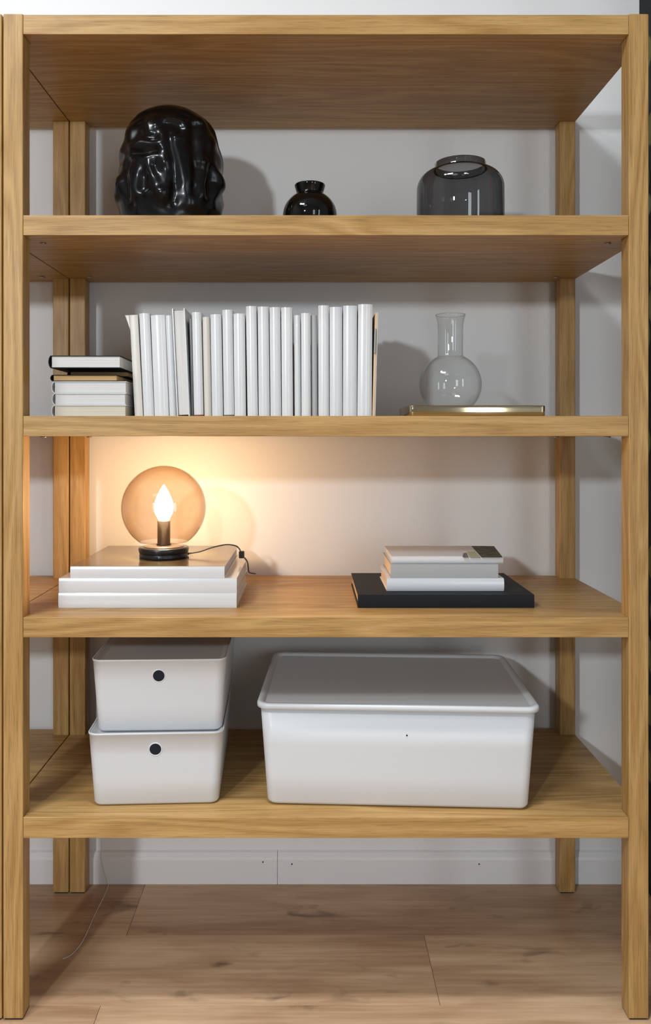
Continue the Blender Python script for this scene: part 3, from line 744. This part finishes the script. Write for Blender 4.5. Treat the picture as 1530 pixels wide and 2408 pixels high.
b = bmesh.new(); NT, NZ = 288, 190; rings = []
for j in range(NZ+1):
    t = j/NZ
    yy, rr = rad(t)
    zz = (zb_-yy)*hs; ring = []
    if j == NZ: ring = [b.verts.new((0, 0, zz))]
    else:
        for i in range(NT):
            th_ = 2*PI*i/NT; cx_, cy_ = math.cos(th_), math.sin(th_)
            front = max(0.0, -cy_)
            wgt = min(1.0, rr/60.0)
            d = 0.0
            # locks running down all round, meandering with height
            ph = 0.055*(yy-250)
            n1 = noise.noise(Vector((cx_*1.6, cy_*1.6, yy*0.018+3)))
            lock = math.sin(8*th_+2.4*math.sin(ph)+3.2*n1)
            n2 = noise.noise(Vector((cx_*2.6+7, cy_*2.6, yy*0.034)))
            sidew = 1-0.75*min(1, front*1.5)
            sidew *= 0.5 if cx_ < -0.6 and cy_ < 0.5 else 1.0
            d += sidew*(4.0*lock+4.5*n2)*min(1, (yy-250)/60)
            X = hcx+rr*cx_; 
            if cy_ < 0.15: d += 1.2*relief(X, yy)*min(1.0, (0.15-cy_)*3)*1.0
            r2 = (rr+d*wgt)*hs
            # screen size shrinks with depth: front of a round body reads larger, so squash depth a little
            ring.append(b.verts.new((r2*cx_, r2*cy_*0.80, zz+0.0)))
    rings.append(ring)
for A, B in zip(rings, rings[1:]):
    for i in range(NT):
        k = (i+1) % NT
        if len(B) == 1: b.faces.new((A[i], A[k], B[0]))
        else: b.faces.new((A[i], A[k], B[k], B[i]))
b.faces.new(rings[0][::-1])
bmesh.ops.recalc_face_normals(b, faces=b.faces)
for _ in range(5): bmesh.ops.smooth_vert(b, verts=[v for v in b.verts if v.co.z > 0.002], factor=0.5, use_axis_x=True, use_axis_y=True, use_axis_z=True)
obj('head_body', smooth(b), CERAMIC, head)

# ------------------------------------------------------------------ storage bins on the bottom shelf
zt5 = stop(4)
def small_bin(loc, rz, label):
    root = thing('storage_bin', loc, label, 'box', 'small white lidded bins stacked together', Matrix.Rotation(rz, 3, 'Z'))
    H = 0.1440; wb, wt, db, dt = 0.1210, 0.1305, 0.163, 0.172
    rings = [(0, wb-0.008, db-0.008, 0.012), (0.0018, wb-0.003, db-0.003, 0.014), (0.006, wb, db, 0.016)]
    def at_(z): f = (z-0.006)/(H-0.006); return wb+(wt-wb)*f, db+(dt-db)*f
    for z in (0.05, 0.10, H-0.004):
        a, c = at_(z); rings.append((z, a, c, 0.016+0.004*z/H))
    a, c = at_(H)
    rings += [(H-0.0035, a+0.0008, c+0.0008, 0.020), (H-0.0006, a+0.0010, c+0.0010, 0.020), (H, a+0.0002, c+0.0002, 0.0195), (H, a-0.0016, c-0.0016, 0.0185), (H-0.0006, a-0.0022, c-0.0022, 0.018), (H-0.012, a-0.0032, c-0.0032, 0.018)]
    obj('bin_body', loft(rings, 10, True, False), WHITE_P, root)
    obj('lid', loft([(H-0.0118, a-0.0034, c-0.0034, 0.018), (H-0.0015, a-0.0030, c-0.0030, 0.018), (H-0.0010, a-0.0045, c-0.0045, 0.017), (H-0.0018, a-0.0055, c-0.0055, 0.016), (H-0.0060, a-0.0120, c-0.0120, 0.012), (H-0.0068, a-0.0145, c-0.0145, 0.010)], 10), WHITE_P2, root)
    zz = 0.1115; a2, c2 = at_(zz); tilt = math.atan((dt-db)/H)
    ring = lathe([(0.0122+0.0012*math.cos(q), 0.0008*math.sin(q)) for q in [2*PI*k/8 for k in range(8)]], 40, closed=True)
    o = obj('hole_ring', ring, WHITE_P, root); o.location = (0, -c2-0.0001, zz); o.rotation_euler = (PI/2+tilt, 0, 0)
    o2 = obj('finger_hole_shade', lathe([(0, 0.0003), (0.0112, 0.0003), (0.0112, -0.001), (0, -0.001)], 40), HOLE_SHADE_MARK, root)  # flat dark disc standing in for the shade inside the open hole
    for f in o2.data.polygons: f.use_smooth = False
    o2.location = (0, -c2, zz); o2.rotation_euler = (PI/2+tilt, 0, 0)
    return root
# lower bin: front bottom corners at px (221,1897) and (513,1890)
def bin_loc(xc, Yfront, half_d, rz, z):
    c = Vector(((xc-729)*(CAM_D+Yfront)/F_PX, Yfront, z)); return c+Vector((-math.sin(rz)*half_d, math.cos(rz)*half_d, 0))
rz1 = math.radians(2.6)
small_bin(bin_loc(366.5, 0.0485, 0.163, rz1, zt5+0.0002), rz1, 'white plastic bin with dark round hole, lower of the stacked pair')
rz2 = math.radians(2.0)
small_bin(bin_loc(374.5, 0.0580, 0.163, rz2, zt5+0.0002+0.1392), rz2, 'white plastic bin with dark round hole, upper of the stacked pair')
# large bin
rz3 = math.radians(-2.7)
BW, BT, DB, DT, BH = 0.2525, 0.2655, 0.170, 0.181, 0.196
bl = bin_loc(933.5, 0.0378, DB, rz3, zt5+0.0002)
big = thing('storage_bin', bl, 'large wide white plastic bin with rimmed lid beside the stacked pair', 'box', None, Matrix.Rotation(rz3, 3, 'Z'))
rings = [(0, BW-0.010, DB-0.010, 0.014), (0.0025, BW-0.0035, DB-0.0035, 0.016), (0.008, BW, DB, 0.018)]
for z in (0.06, 0.12, BH): 
    f = (z-0.008)/(BH-0.008); rings.append((z, BW+(BT-BW)*f, DB+(DT-DB)*f, 0.018+0.005*f))
rings += [(BH, BT-0.003, DT-0.003, 0.021), (BH-0.02, BT-0.004, DT-0.004, 0.020)]
obj('bin_body', loft(rings, 10, True, False), WHITE_P, big)
e_ = 0.0062
ld = [(BH-0.0045, BT+e_-0.0012, DT+e_-0.0012, 0.025), (BH-0.0040, BT+e_, DT+e_, 0.026), (BH+0.0028, BT+e_, DT+e_, 0.026), (BH+0.0055, BT+e_-0.0018, DT+e_-0.0018, 0.025), (BH+0.0062, BT+e_-0.0045, DT+e_-0.0045, 0.023),
      (BH+0.0060, BT+e_-0.0095, DT+e_-0.0095, 0.019), (BH+0.0040, BT+e_-0.0115, DT+e_-0.0115, 0.017), (BH-0.0010, BT+e_-0.0165, DT+e_-0.0165, 0.014), (BH-0.0030, BT+e_-0.0185, DT+e_-0.0185, 0.012), (BH-0.0032, BT+e_-0.021, DT+e_-0.021, 0.010)]
lidb = loft([(BH+0.0003, BT-0.010, DT-0.010, 0.02), (BH+0.0003, BT+e_-0.002, DT+e_-0.002, 0.024)]+ld, 10)
obj('lid', lidb, WHITE_P2, big)
sp = obj('mark', lathe([(0, 0.0003), (0.0016, 0.0003), (0.0016, -0.0005), (0, -0.0005)], 12), HOLE_SHADE_MARK, big)
sp.location = (0.018, -(DB+(DT-DB)*0.73)-0.0002, 0.143); sp.rotation_euler = (PI/2+0.06, 0, 0)

# ------------------------------------------------------------------ thin clear cord behind the shelf
pts = [(-0.5145, 0.4625, 0.50), (-0.5140, 0.4625, 0.25), (-0.5135, 0.4615, 0.12), (-0.5130, 0.4610, 0.085), (-0.5120, 0.4530, 0.072), (-0.5060, 0.4530, 0.04), (-0.4955, 0.4520, 0.006), (-0.493, 0.445, 0.0014), (-0.492, 0.40, 0.0014), (-0.494, 0.33, 0.0014), (-0.4945, 0.235, 0.0014), (-0.505, 0.19, 0.0014), (-0.52, 0.175, 0.0014)]
tag(obj('clear_cord', tube(spline(pts, 6), 0.0009, 6), plain('clear_pvc', (0.75, 0.74, 0.70), 0.2)),
    'thin clear cord hanging down the wall at the left and trailing onto the floor', 'cord')
